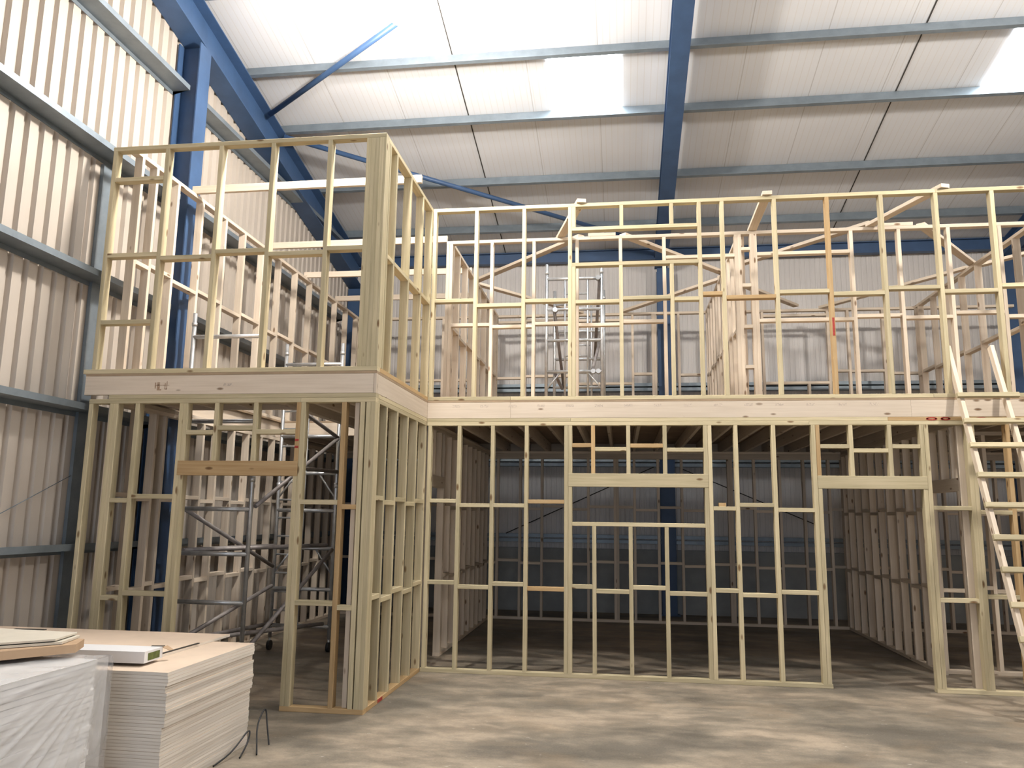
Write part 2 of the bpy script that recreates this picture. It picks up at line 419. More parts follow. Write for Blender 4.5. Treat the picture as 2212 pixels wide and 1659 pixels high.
# --- ground floor, front wall of the long part
w = WX('yellowish timber stud wall on floor with wide window and door openings', 0, 3.5, 0)
w.m('bottom_plate', .003, 4.725, 0, B0); w.m('bottom_plate', 5.816, 9.6, 0, B0)
w.m('top_plate', .003, 4.60, B1, 2.997); w.m('top_plate', 4.602, 9.6, B1, 2.997)
w.studs([.018, .393, .814, 1.236, 1.723, 3.432, 3.735, 4.167, 4.619, 5.868, 6.317, 6.363, (6.738, 'o'), 7.16, 7.56, 7.96, 8.36, 8.76, 9.16], B0, B1)
w.studs([1.772, 3.383], B0, 2.209, name='jack_stud'); w.studs([4.668, 5.819], B0, 2.21, name='jack_stud')
w.studs([2.059, 2.489, 2.910], B0, 1.742, name='cripple_stud')
w.studs([1.772, (2.049, 'o'), 2.473, 2.907, 3.383], 2.369, B1, name='cripple_stud')
w.studs([(4.668, 'o'), 5.038, 5.466, 5.818], 2.358, B1, name='cripple_stud')
w.m('lintel', 1.772, 3.430, 2.209, 2.369, dy=-.004); w.m('lintel', 4.668, 5.866, 2.21, 2.358, dy=-.004)
w.m('sill', 1.819, 3.383, 1.742, 1.789)
w.nogs([(.065, .393, 2.022), (.44, .814, 1.972), (.861, 1.236, 1.975), (1.283, 1.723, 2.025, 'o'), (3.479, 3.735, 1.968), (3.782, 4.167, 2.013), (4.214, 4.619, 1.960),
        (.065, .393, 1.043), (.44, .814, .997), (.861, 1.236, 1.042), (1.283, 1.723, .996, 'o'), (1.819, 2.059, 1.034), (2.106, 2.489, .987), (2.536, 2.91, 1.04), (2.957, 3.383, .982), (3.479, 3.735, 1.03), (3.782, 4.167, .987), (4.214, 4.619, 1.03),
        (1.819, 2.049, 2.71, 'o'), (2.096, 2.473, 2.663), (2.52, 2.907, 2.705, 'o'), (2.954, 3.383, 2.656), (4.715, 5.038, 2.70), (5.085, 5.466, 2.652), (5.513, 5.818, 2.70),
        (5.915, 6.317, 2.002), (6.41, 6.738, 1.96), (5.915, 6.317, .988), (6.41, 6.738, 1.037), (6.785, 7.16, 2.0), (6.785, 7.16, 1.0), (7.207, 7.56, 1.96), (7.207, 7.56, 1.04)])
box_timber('block', (3.545, .005, 1.992), (3.625, .09, 2.035), 'o', w.r)
# --- upper floor, front wall of the long part
w = WX('yellowish timber stud wall on upper floor edge with one window opening', 0, 3.5, 3.267)
w.m('bottom_plate', .003, 1.05, 3.267, U0); w.m('bottom_plate', 1.053, 6.0, 3.267, U0); w.m('bottom_plate', 6.003, 9.6, 3.267, U0)
w.m('top_plate', .003, 1.20, U1, 5.81); w.m('top_plate', 1.203, 6.19, U1, 5.81); w.m('top_plate', 6.193, 9.6, U1, 5.81)
w.studs([.003, .555, 1.176, 1.766, 3.379, 3.658, 4.289, (4.913, 'o'), 5.541, 6.167, 6.799, 7.4, 8.0, 8.6, 9.2], U0, U1)
w.studs([1.815], U0, 4.972, name='cripple_stud'); w.studs([2.405, 3.032], U0, 4.972, name='cripple_stud'); w.studs([1.815, 2.417, 3.04], 5.491, U1, name='cripple_stud')
w.m('lintel', 1.813, 3.379, 5.444, 5.491); w.m('sill', 1.813, 3.379, 4.972, 5.019)
w.nogs([(.05, .555, 4.564), (.602, 1.176, 4.492), (1.223, 1.766, 4.538), (1.862, 2.405, 4.51), (2.452, 3.032, 4.546), (3.079, 3.379, 4.52), (3.426, 3.658, 4.578, 'o'), (3.705, 4.289, 4.523, 'o'), (4.336, 4.913, 4.576), (4.96, 5.541, 4.537), (5.588, 6.167, 4.592), (6.214, 6.799, 4.535), (6.846, 7.4, 4.593), (7.447, 8.0, 4.54)])
o = box_timber('paint_mark', (4.925, -.0015, 4.02), (4.95, .002, 4.24), 'red', w.r); o['label'] = 'red painted mark on the stud'
# --- projecting block, ground floor front and side
YBk = -2.115
w = WX('timber stud wall with door opening under orange lintel, front of projecting block', YBk, -1.5, 0)
w.m('bottom_plate', -3.098, -1.99, 0, B0); w.m('bottom_plate', -.82, 0, 0, B0, 'o'); w.m('top_plate', -3.098, -.78, B1, 2.997); w.m('top_plate', -.778, 0, B1, 2.997)
w.studs([-3.098, -2.86, -2.813, -2.574, -2.083, -.771, (-.346, 'o'), -.155, -.094, -.047], B0, B1)
box_timber('stud', (-.225, YBk + .05, B0), (-.178, YBk + .145, B1), 'p', w.r)['label'] = 'pale newer stud'
w.studs([-2.035, -.819], B0, 2.214, name='jack_stud'); w.studs([-2.035, -1.697, -1.276, (-.819, 'o')], 2.36, B1, name='cripple_stud')
w.m('lintel', -2.05, -.773, 2.214, 2.36, 'o', dy=-.006)
w.nogs([(-1.988, -1.697, 2.65), (-1.65, -1.276, 2.695), (-1.229, -.819, 2.655), (-2.766, -2.574, 1.955), (-2.527, -2.083, 1.998), (-.724, -.346, 1.96), (-.299, -.155, 1.917, 'o'), (-2.766, -2.574, .99), (-2.527, -2.083, 1.04), (-.724, -.346, .997), (-.299, -.155, .963)])
for z in (2.49, 2.56):
    o = box_timber('paint_mark', (-.816, YBk - .002, z), (-.778, YBk + .002, z + .022), 'red', w.r); o['label'] = 'red painted mark'
w = WY('timber stud wall on floor, short side of projecting block facing right', 0, -1.0, 0)
YS = YBk + D + .002
w.m('bottom_plate', YS, -.002, 0, B0, 'o'); w.m('top_plate', YS, -.002, B1, 2.997, 't')
ys = [YS, -1.73, -1.33, -.90, -.49, -.051]
w.studs(ys, B0, B1, 't'); w.bays(ys, [2.01, 1.97], 't'); w.bays(ys, [1.047, .997], 't')
box_timber('paint_mark', (-.05, -1.66, .005), (.002, -1.50, .042), 'red', w.r)['label'] = 'red painted mark on the plate'
w = WX('greyish timber stud wall on upper floor, front of projecting block', YBk, -1.5, 3.267)
w.m('bottom_plate', -3.20, 0, 3.267, U0); w.m('top_plate', -3.11, 0, U1, 5.81)
w.studs([-3.11, -2.491, -1.867, -1.273, -.638, -.212, -.165, -.118, -.071], U0, U1)
w.m('stud', -.024, 0, U0, U1)
w.nogs([(-3.063, -2.491, 5.428), (-3.063, -2.491, 4.563), (-3.063, -2.491, 3.823), (-2.444, -1.867, 4.518), (-1.82, -1.273, 4.568), (-1.226, -.638, 4.524), (-.591, -.212, 4.562)])
w = WY('timber stud wall on upper floor, short side of projecting block facing right', 0, -1.0, 3.267)
w.m('bottom_plate', YS, -.002, 3.267, U0, 'o'); w.m('top_plate', YS, -.002, U1, 5.81, 't')
ys = [YS, YS + .06, -1.70, -1.095, -.525, -.051]
w.studs(ys, U0, U1, 't'); w.bays(ys, [4.525], 't')

# --- left wall frames, against the corrugated cladding
XF = -2.87
ys = [-1.98, -1.60, -1.25, -1.06, -.62, -.20, .17, .60, 1.03, 1.45, 1.88, 2.30, 2.72, 3.12, 3.52, 3.92, 4.32, 4.72]
w = WY('pale timber stud wall on floor along corrugated wall behind scaffold', XF, 1.5, 0)
w.m('bottom_plate', YS, 5.03, 0, B0); w.m('top_plate', YS, 5.03, B1, 2.997); w.studs(ys, B0, B1); w.bays(ys, [2.02, 1.98]); w.bays(ys, [1.045, 1.0])
ys = [-1.94, -1.66, -1.21, -.64, -.03, .52, 1.12, 1.72, 2.36, 2.98, 3.6, 4.2, 4.8, 5.4]
w = WY('pale timber stud wall on upper floor along corrugated wall', XF, 1.5, 3.267)
w.m('bottom_plate', YS, 5.55, 3.267, U0); w.m('top_plate', YS, 5.55, U1, 5.81); w.studs(ys, U0, U1); w.bays(ys, [4.56, 4.60])

# --- ground floor partitions
XP = -.002
w = WY('dim timber partition on floor, left side of the large ground-floor room', XP, 2.5, 0)
w.m('bottom_plate', 1.06, 5.03, 0, B0); w.m('top_plate', .10, 5.03, B1, 2.997)
ys = [1.107, 1.5, 1.9, 2.3, 2.7, 3.1, 3.5, 3.9, 4.3, 4.7]
w.studs([.10] + ys, B0, B1); w.studs([.147, 1.06], B0, 2.21); w.studs([.147, .5, .85, 1.06], 2.36, B1); w.m('lintel', .147, 1.107, 2.21, 2.36)
w.bays(ys, [2.0, 1.95]); w.bays(ys, [1.04, 1.0])
w = WY('dim timber partition on floor, right side of the large ground-floor room', 6.345, 2.5, 0)
w.m('bottom_plate', 1.10, 5.03, 0, B0); w.m('top_plate', .10, 5.03, B1, 2.997)
ys = [1.147, 1.5, 1.9, 2.3, 2.7, 3.1, 3.5, 3.9, 4.3, 4.7, 4.98]
w.studs([.10] + ys, B0, B1); w.studs([.147, 1.10], B0, 2.2); w.studs([.30, .62, .95], 2.35, B1); w.m('lintel', .147, 1.147, 2.2, 2.35)
w.bays(ys, [2.0, 1.95]); w.bays(ys, [1.04, 1.0])
w = WX('dim timber partition on floor beyond the ladder, ground-floor right room', 1.2, 7.6, 0)
w.m('bottom_plate', 6.35, 9.6, 0, B0, 'p'); w.m('top_plate', 6.35, 9.6, B1, 2.997, 'p')
w.studs([6.35, 6.67, 6.98, 7.4, 7.8, 8.2, 8.6, 9.0, 9.4], B0, B1, 'p')
w.nogs([(6.397, 6.67, 1.0, 'p'), (6.717, 6.98, 1.04, 'p'), (7.027, 7.4, 1.0, 'p'), (6.397, 6.67, 2.0, 'p'), (6.717, 6.98, 1.95, 'p'), (7.027, 7.4, 2.0, 'p')])
# --- ground floor rear wall
w = WX('dim timber stud wall on floor at the back of the ground-floor room', 5.05, 3, 0)
w.m('bottom_plate', XF - .1, 9.6, 0, B0, 'p'); w.m('top_plate', XF - .1, 9.6, 2.90, 2.997, 'p')
xs = [.101, .521, .928, 1.362, 1.782, 2.266, 2.313, 2.62, 3.047, 3.468, 3.88, 4.293, 4.34, 4.741, 5.181, 5.591, 6.022, 6.254]
left = [XF - .05 + .4 * i for i in range(8)]; right = [6.66 + .42 * i for i in range(7)]
w.studs([(x, 'p') for x in left + xs + right], B0, 2.90)
alls = sorted(left + xs + right)
for i in range(len(alls) - 1):
    a, b = alls[i] + .047, alls[i + 1]
    if b - a > .1:
        for z in ((1.0 if i % 2 else 1.045), (1.98 if i % 2 else 2.03)): w.m('noggin', a, b, z - .0235, z + .0235, 'p')

# --- upper floor: second wall behind the front wall
w = WX('pale timber stud wall on upper floor, second row behind the front wall', 1.23, 4, 3.267)
w.m('bottom_plate', -.095, 9.6, 3.267, U0, 'p'); w.m('top_plate', -.095, 2.0, U1, 5.81, 'p'); w.m('top_plate', 2.003, 5.9, U1, 5.81, 'p'); w.m('top_plate', 5.903, 9.6, U1, 5.81, 'p')
w.m('top_plate', 1.97, 2.36, 5.811, 5.858, 'p'); w.m('top_plate', 5.93, 6.36, 5.811, 5.858, 'p')
w.studs([(x, 'p') for x in (-.095, -.047, .557, 1.169, 1.788, 2.404, 3.013, 3.996, 4.043, 4.207, 4.254, 5.527, 6.144, 6.776, 7.418, 8.0, 8.6, 9.2)], U0, U1)
w.nogs([(0, .557, 4.545), (.604, 1.169, 4.512), (1.216, 1.788, 4.546), (1.835, 2.404, 4.514), (2.451, 3.013, 4.549), (3.06, 3.996, 5.466), (4.301, 5.527, 5.474), (4.09, 4.207, 5.555), (4.09, 4.207, 5.03), (4.09, 4.207, 4.447), (4.09, 4.207, 3.885), (4.301, 5.527, 4.525), (5.574, 6.144, 4.564), (6.191, 6.776, 4.53), (6.823, 7.418, 4.583), (7.465, 8.0, 4.52)], 'p')
# --- upper partitions
Y2 = 1.327
YR = 5.60
for x, lab, dense in ((XP, 'pale timber partition on upper floor behind inner corner of the front wall', .6), (4.145, 'pale timber partition on upper floor, closely spaced studs, mid-way along', .4), (7.95, 'pale timber partition on upper floor beyond the ladder', .6)):
    w = WY(lab, x, 3.4, 3.267)
    w.m('bottom_plate', Y2, YR - .002, 3.267, U0); w.m('top_plate', Y2, YR - .002, U1, 5.81)
    ys = [Y2]; y = Y2 + dense * .75
    while y < YR - .1: ys.append(y); y += dense
    ys.append(YR - .05)
    w.studs(ys, U0, U1); w.bays(ys, [4.54, 4.50])
    if dense < .5: w.studs([q + .05 for q in ys[1:-1]], U0, U1)
# --- upper rear wall
w = WX('pale timber stud wall on upper floor at back with low window sills', YR, 3, 3.267)
w.m('bottom_plate', XF - .1, 9.6, 3.267, U0, 'p'); w.m('top_plate', XF - .1, 3.01, U1, 5.81, 'p'); w.m('top_plate', 3.013, 9.6, U1, 5.81, 'p')
xs = [-.1, .521, 1.539, 2.628, 3.018, 3.065, 3.512, 3.974, 5.085, 6.281, 6.646, 7.272, 7.922, 8.324]
left = [-2.95, -2.35, -1.75, -1.15, -.6]
w.studs([(x, 'p') for x in left + xs], U0, U1)
w.nogs([(-.053, .521, 4.529), (.568, 1.539, 4.565), (1.586, 2.628, 4.402), (2.675, 3.018, 4.588), (3.559, 3.974, 4.56), (5.132, 6.281, 4.384), (6.328, 6.646, 4.606), (6.693, 7.272, 4.60), (7.319, 7.922, 4.55), (1.586, 2.628, 5.665), (5.132, 6.281, 5.69), (.568, 1.539, 5.69), (-.053, .521, 5.66)] + [(a + .047, b, 4.5) for a, b in zip(left, left[1:])], 'p')
w.studs([(5.9, 'p')], U0, 4.36, name='cripple_stud')

# ------------------------------------------------------------------ upper floor
dk = thing('floor_deck', 'upper floor of pale rim boards and joists carried on the ground-floor frames', 'floor structure', (3, 2, 3.0))
Z0, Z1, Z2 = 3.042, 3.24, 3.266
def dm(name, lo, hi, mat='rim'): return box_timber(name, lo, hi, mat, dk)
dm('wall_plate', (.003, 0, 2.998), (1.80, D, 3.041), 't'); dm('wall_plate', (1.803, 0, 2.998), (5.48, D, 3.041), 't'); WP = o = dm('wall_plate', (5.483, 0, 2.998), (9.6, D, 3.041), 'o')
dm('wall_plate', (-2.88, YBk, 2.998), (0, YBk + D, 3.041), 't'); dm('wall_plate', (-D, YS, 2.998), (0, -.002, 3.041), 't')
dm('wall_plate', (-.095, .10, 2.998), (XP, 5.0, 3.041), 'p'); dm('wall_plate', (6.25, .10, 2.998), (6.345, 5.0, 3.041), 'p'); dm('wall_plate', (XF - .1, 5.05, 2.998), (9.6, 5.145, 3.041), 'p'); dm('wall_plate', (XF - D, YS, 2.998), (XF, 5.0, 3.041), 'p')
RB = dm('rim_board', (-3.165, YBk, Z0), (-.03, YBk + .045, Z1)); dm('rim_board', (-.028, YBk, Z0), (0, YBk + .045, Z1)); dm('rim_board', (-.045, YBk + .047, Z0), (0, 0, Z1))
RA = dm('rim_board', (.002, 0, Z0), (1.055, .045, Z1)); RM = dm('rim_board', (1.057, 0, Z0), (5.745, .045, Z1)); dm('rim_board', (5.747, 0, Z0), (9.6, .045, Z1))
for i, (x, y) in enumerate([(-2.30, YBk), (-1.62, YBk)] + [(.32 + .355 * k, 0) for k in range(15)]):
    b2 = bmesh.new()
    if i == 0:
        zc = Z1 - .125
        for lo, hi in (((-.075, -.012), (-.063, .052)), ((-.063, .02), (.085, .026)), ((-.05, -.03), (-.02, .055)), ((-.02, -.03), (-.002, -.02)), ((.035, -.022), (.043, .045)), ((.055, -.022), (.063, .065)), ((.035, -.022), (.063, -.014))):
            add_box(b2, (x + lo[0], y - .0012, zc + lo[1]), (x + hi[0], y + .001, zc + hi[1]))
    else: add_box(b2, (x, y - .0010, Z1 - .062 - (.055 if y < -1 else 0)), (x + .10, y + .001, Z1 - .030 - (.055 if y < -1 else 0)))
    o = bm_obj('ink_stamp', b2, M['stamp' if i == 0 else 'stamp_grey'], dk); o['label'] = 'brown stamped letters on the rim board' if i == 0 else 'faint ink stamp on the rim board'
    under(o, RB if i < 2 else RA if x < 1.0 else RM)
for x0, x1 in ((5.9, 6.02), (6.06, 6.16), (6.44, 6.55)):
    bm = bmesh.new(); n = 14
    for k in range(n):
        a = k / n * math.tau
        add_box(bm, ((x0 + x1) / 2 + math.cos(a) * (x1 - x0) * .42 - .011, -.0015, 3.019 + math.sin(a) * .013 - .006), ((x0 + x1) / 2 + math.cos(a) * (x1 - x0) * .42 + .011, .001, 3.019 + math.sin(a) * .013 + .006))
    q = under(bm_obj('paint_mark', bm, M['red'], dk), WP); q['label'] = 'red spray paint on the orange wall plate'
x = .22
while x < 9.5:
    dm('joist', (x, .047, Z0), (x + .047, 5.69, Z1)); x += .40
for x in (-1.36, -1.31, -.95, -.55, -.14): dm('joist', (x, YBk + .047, Z0), (x + .045, 2.13, Z1))
dm('trimmer', (XF, 2.132, Z0), (-.05, 2.177, Z1)); dm('trimmer', (XF, 2.18, Z0), (-.05, 2.225, Z1))
for x in (-2.8, -2.4, -2.0, -1.6, -1.2, -.8, -.4): dm('joist', (x, 2.227, Z0), (x + .045, 5.69, Z1))
VY = -.86     # front edge of the stair void
dm('trimmer', (XF + .002, VY - .045, Z0), (-1.365, VY, Z1))
for x in (-2.78, -2.33, -1.88): dm('joist', (x, YBk + .047, Z0), (x + .045, VY - .047, Z1))
dm('joist', (XF - .09, YS, Z0), (XF - .045, 5.69, Z1))
dm('rim_board', (XF - .1, 5.692, Z0), (9.6, 5.737, Z1))
bm = bmesh.new()
add_box(bm, (.002, .0, Z1 + .001), (9.6, 5.737, Z2)); add_box(bm, (-1.36, YBk, Z1 + .001), (-.0, 2.13, Z2)); add_box(bm, (XF - .1, 2.13, Z1 + .001), (0, 5.737, Z2)); add_box(bm, (-3.165, YBk, Z1 + .001), (-1.36, VY, Z2)); add_box(bm, (XF - .1, VY, Z1 + .001), (XF + .01, 2.13, Z2)); add_box(bm, (-3.14, YBk + .275, Z1 + .001), (XF - .1, -.68, Z2)); add_box(bm, (-3.14, -.36, Z1 + .001), (XF - .1, 5.737, Z2))  # the strips against the left wall are added to shade behind the frame
bm_obj('decking', bm, M['deck'], dk)

# ------------------------------------------------------------------ loose planks over the tops of the upper frames
ZT = 5.812
def plank(label, a, b, w=.115, t=.047, z=ZT, edge=False, mat='p'):
    zc = z + (w if edge else t) / 2
    o = timber('timber_brace', (a[0], a[1], zc), (b[0], b[1], zc), (t if edge else w), (w if edge else t), mat, None, Vector((0, 0, 1)))
    return tag(o, label, 'brace')
plank('pale plank crossing the corridor roof, leftmost, tilted to front wall top', (1.55, 1.36), (1.94, -.03))
plank('pale plank crossing the corridor roof at the close-studded partition', (4.25, 1.30), (4.23, -.04))
plank('pale plank slanting across the corridor roof near the ladder', (5.80, 1.25), (6.30, -.03))
plank('pale plank over left upper room, from left partition to second wall', (-.06, 3.34), (1.87, 1.29))
plank('pale plank over left upper room, from second wall to middle partition', (2.46, 1.29), (4.09, 3.24))
plank('pale plank over left upper room, from left partition to back wall', (-.05, 3.50), (1.66, 5.64))
plank('pale plank over left upper room, from middle partition to back wall', (4.09, 3.60), (2.45, 5.64))
plank('pale plank over right upper room, from middle partition to second wall', (4.10, 3.22), (5.84, 1.29), z=ZT + .048)
plank('pale plank over right upper room, from second wall to right partition', (6.48, 1.29), (7.9, 3.15))
plank('pale plank over right upper room, from right partition to back wall', (7.9, 3.32), (6.2, 5.64))
plank('pale plank over right upper room, from middle partition to back wall', (4.10, 3.60), (5.75, 5.64), z=ZT + .048)
plank('pale plank slanting up beyond the right upper partition', (7.97, 3.3), (9.5, 1.4))
plank('bright pale joist over stair block, nearest the front, end showing past side wall', (-2.93, -.79), (.05, -.82), .098, .047, edge=True)
plank('pale joist over stair block, second back', (-2.93, 1.32), (-.10, 1.29), .098, .047, edge=True)
plank('pale joist over stair block, third back', (-2.93, 2.80), (-.02, 2.82), .098, .047, edge=True)
plank('pale joist over stair block, farthest back', (-2.93, 4.30), (-.02, 4.30), .098, .047, edge=True)

# ------------------------------------------------------------------ scaffold towers
def tower(label, xa, xb, y0, y1, z0, zt, rungs, inner=None):
    """xa, xb: the two uprights' x at the near frame (y0) and at the far frame (y1)"""
    r = thing('scaffold_tower', label, 'scaffold', ((xa[0] + xa[1]) / 2, (y0 + y1) / 2, z0))
    for y, xx in ((y0, xa), (y1, xb)):
        for x in xx:
            tube('upright', (x, y, z0 + .17), (x, y, zt), .0255, 'alu', r)
            tube('coupler', (x, y, zt - .16), (x, y, zt - .12), .032, 'alu', r); tube('coupler', (x, y, z0 + 2.2), (x, y, z0 + 2.27), .032, 'alu', r) if zt - z0 > 2.5 else None
            st = tube('castor', (x, y, z0 + .11), (x, y, z0 + .175), .016, 'alu', r)
            w = under(tube('wheel', (x - .02, y, z0 + .068), (x + .02, y, z0 + .068), .065, 'black', r), st); w['label'] = 'black castor wheel'
        for z in rungs: tube('rung', (xx[0], y, z), (xx[1], y, z), .026, 'alu', r)
    if inner:
        a, b = inner
        for y in (y0, y1):
            for x in (a, b): tube('ladder_side', (x, y, rungs[0]), (x, y, rungs[-1]), .017, 'alu', r)
            for z0_, z1_ in zip(rungs, rungs[1:]): tube('step', (a, y, (z0_ + z1_) / 2), (b, y, (z0_ + z1_) / 2), .013, 'alu', r)
    return r
TA, TB, TY0, TY1 = (-2.77, -1.885), (-2.375, -1.535), -.78, 1.05
t1 = tower('tall aluminium scaffold tower standing on floor inside the projecting block', TA, TB, TY0, TY1, 0, 4.26, [.33, .82, 1.37, 1.885, 2.40, 2.92, 3.44, 3.96])
def tp(side, v, z, off=0.0):     # a point on the tower's long side, v = 0 near frame .. 1 far frame
    return (TA[side] + (TB[side] - TA[side]) * v + off, TY0 + (TY1 - TY0) * v, z)
for side, v0, za, v1, zb in ((0, .03, 1.88, .97, 1.12), (1, .03, 1.92, .97, 2.88), (1, .03, .30, .97, 1.36), (0, .03, .34, .97, .86), (1, .03, 3.4, .97, 2.9)):
    tube('diagonal_brace', tp(side, v0, za, .02), tp(side, v1, zb, .02), .026, 'grey_tube', t1)
for side, z in ((0, 1.40), (0, .36), (1, 2.42)): tube('side_brace', tp(side, .03, z, .04), tp(side, .97, z, .04), .026, 'grey_tube', t1)
for z in (.36, 1.40): tube('plan_brace', tp(0, .04, z, .05), tp(1, .96, z + .02, -.05), .026, 'grey_tube', t1)
lx = TB[0] + .38
tube('ladder_side', (lx, TY1, .33), (lx, TY1, 3.4), .017, 'alu', t1)
for k in range(12): tube('step', (TB[0] + .02, TY1, .53 + .25 * k), (lx, TY1, .53 + .25 * k), .013, 'alu', t1)
for zz in (1.37, 2.40):
    tube('corner_strut', (TB[1], TY1, zz - .35), (TB[1] - .26, TY1, zz), .013, 'alu', t1); tube('corner_strut', (TB[0], TY1, zz - .35), (TB[0] + .26, TY1, zz), .013, 'alu', t1)
t2 = tower('aluminium scaffold tower standing on the upper floor behind the window opening', (1.285, 2.135), (1.285, 2.135), 2.25, 3.75, 3.267, 5.74, [3.55, 4.03, 4.52, 5.01, 5.50], (1.57, 1.92))
tube('diagonal_brace', (2.10, 2.30, 5.48), (1.98, 3.70, 4.55), .025, 'grey_tube', t2); tube('diagonal_brace', (1.98, 2.30, 4.03), (2.10, 3.70, 4.95), .025, 'grey_tube', t2)
tube('diagonal_brace', (1.40, 2.30, 5.01), (1.45, 3.70, 4.03), .025, 'grey_tube', t2); tube('side_brace', (1.42, 2.30, 4.0), (1.42, 3.70, 4.0), .025, 'grey_tube', t2)
tube('corner_strut', (1.285, 2.25, 3.75), (1.50, 2.25, 4.02), .013, 'alu', t2); tube('corner_strut', (2.135, 2.25, 3.75), (1.92, 2.25, 4.02), .013, 'alu', t2)
for x, z in ((2.08, 5.50), (1.42, 5.0), (2.0, 4.03), (2.08, 4.03)):
    tube('clamp', (x, 2.20, z), (x, 2.30, z), .036, 'alu', t2)

# ------------------------------------------------------------------ ladder
MS = .38; LX0, LX1 = 6.215, 6.69
def ladpt(x, z, off=0.0):
    n = Vector((0, -1, MS)).normalized() * -1     # away from the room, square to the slope
    return Vector((x, -.115 - MS * (3.267 - z), z)) - n * 0 + Vector((0, -1, -MS)).normalized() * off
ld = thing('timber_ladder', 'home-made pale timber ladder leaning against the upper floor edge', 'ladder', (6.45, -1.3, 0))
nrm = Vector((0, -1, MS)).normalized()
for x in (LX0, LX1):
    a = Vector((x + .0225, -.115 - MS * 3.267, .03)); b = Vector((x + .0225, -.115 + MS * .61, 3.877))
    timber('stile', a, b, .045, .085, 'p', ld, nrm)
for z in (3.24, 2.935, 2.655, 2.325, 2.005, 1.675, 1.36, 1.03, .72, .40):
    c = Vector((0, -.115 - MS * (3.267 - z), z)) + nrm * (.0425 + .0225)
    timber('rung', (LX0 - .035, c.y, c.z), (LX1 + .14, c.y, c.z), .055, .045, 't', ld, nrm)

# ------------------------------------------------------------------ boards in the foreground
def slab(name, x0, x1, y0, y1, z0, z1, mats, parent=None, rot=0.0):
    bm = bmesh.new(); cx, cy, cz = (x0 + x1) / 2, (y0 + y1) / 2, (z0 + z1) / 2
    add_box(bm, (x0 - cx, y0 - cy, z0 - cz), (x1 - cx, y1 - cy, z1 - cz))
    me = bpy.data.meshes.new(name); bm.normal_update(); bm.to_mesh(me); bm.free()
    for m in mats: me.materials.append(m)
    if len(mats) > 1:
        for p in me.polygons: p.material_index = 0 if abs(p.normal.z) > .5 else 1
    o = bpy.data.objects.new(name, me); C.objects.link(o); o.location = (cx, cy, cz); o.rotation_euler = (0, 0, rot)
    if parent: o.parent = parent; o.matrix_parent_inverse = Matrix.Translation(-Vector(parent.location))
    return o
NB = 36; TH = .0219
for k in range(NB):
    jx, jy = random.uniform(-.003, .003), random.uniform(-.003, .003)
    if k in (30, 31): jx -= .014
    if k in (24,): jx += .008
    if k < 20: jx -= .014
    z = k * TH
    n = NB - k - 1
    o = slab('sheet_board', -3.05 + jx, -.605 + jx, -4.455 + jy, -3.18 + jy, z + .0004, z + TH - .0008, [M['board'], M['board_edge']], rot=-.0)
    tag(o, 'pale sheet board in the tall foreground stack, %s from the top' % ORD[n] if n else 'pale sheet board on top of the tall foreground stack, under the shifted board', 'board', 'sheet boards in the foreground stack')
o = slab('sheet_board', -3.40, -.965, -4.10, -2.905, NB * TH + .0004, NB * TH + .019, [M['board'], M['board_edge']]); tag(o, 'pinkish sheet board laid askew on the stack, carrying the white carton', 'board')
ZS = NB * TH + .0195
# white carton with a printed end
cr = thing('white_carton', 'long white carton with green printed end lying on the boards', 'box', (-1.2, -4.2, ZS))
ZC = ZS
def carton(name, pts, mat, z0=ZC):
    V = [Vector(p) for p in pts]; n = len(V) // 2
    F = [tuple(range(n))[::-1], tuple(range(n, 2 * n))] + [(i, (i + 1) % n, n + (i + 1) % n, n + i) for i in range(n)]
    return link(name, mesh(name, V, F), M[mat], cr)
ux = Vector((1, .03, 0)).normalized(); uy = Vector((-.03, 1, 0)).normalized(); o0 = Vector((-.892, -4.06, 0)); o0.y = -4.06
def cp(a, b, z): q = o0 + ux * a + uy * b; return (q.x, q.y, z)
h = .078
cb = carton('body', [cp(-.75, -.235, ZC), cp(0, -.235, ZC), cp(0, 0, ZC), cp(-.75, 0, ZC), cp(-.75, -.235, ZC + h), cp(0, -.235, ZC + h), cp(0, 0, ZC + h), cp(-.75, 0, ZC + h)], 'white_card')
carton('printed_end', [cp(.0005, -.19, ZC + .012), cp(.002, -.19, ZC + .012), cp(.002, -.04, ZC + .012), cp(.0005, -.04, ZC + .012), cp(.0005, -.19, ZC + .062), cp(.002, -.19, ZC + .062), cp(.002, -.04, ZC + .062), cp(.0005, -.04, ZC + .062)], 'green')['label'] = 'dark green printed panel'
carton('flap', [cp(.002, -.01, ZC + h - .004), cp(.045, .012, ZC + h - .028), cp(.045, .06, ZC + h - .028), cp(.002, .06, ZC + h - .004), cp(.002, -.01, ZC + h), cp(.047, .012, ZC + h - .026), cp(.047, .06, ZC + h - .026), cp(.002, .06, ZC + h)], 'card')['label'] = 'brown open end flap'
for q in list(cr.children):
    if not q.name.startswith('body'): under(q, cb)
o = slab('paper_scrap', -2.25, -2.09, -3.50, -3.36, ZS, ZS + .012, [M['white_card']], rot=.5); tag(o, 'small white paper scrap lying on the board stack', 'paper')
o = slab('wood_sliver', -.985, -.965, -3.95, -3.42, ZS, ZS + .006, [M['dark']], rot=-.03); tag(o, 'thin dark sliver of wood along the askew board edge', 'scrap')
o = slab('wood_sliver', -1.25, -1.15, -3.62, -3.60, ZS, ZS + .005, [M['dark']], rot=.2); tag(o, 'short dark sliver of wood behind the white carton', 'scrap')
o = slab('wood_sliver', -2.9, -2.62, -3.07, -3.03, ZS, ZS + .006, [M['dark']], rot=.1); tag(o, 'dark split in the top board near its far left corner', 'scrap')

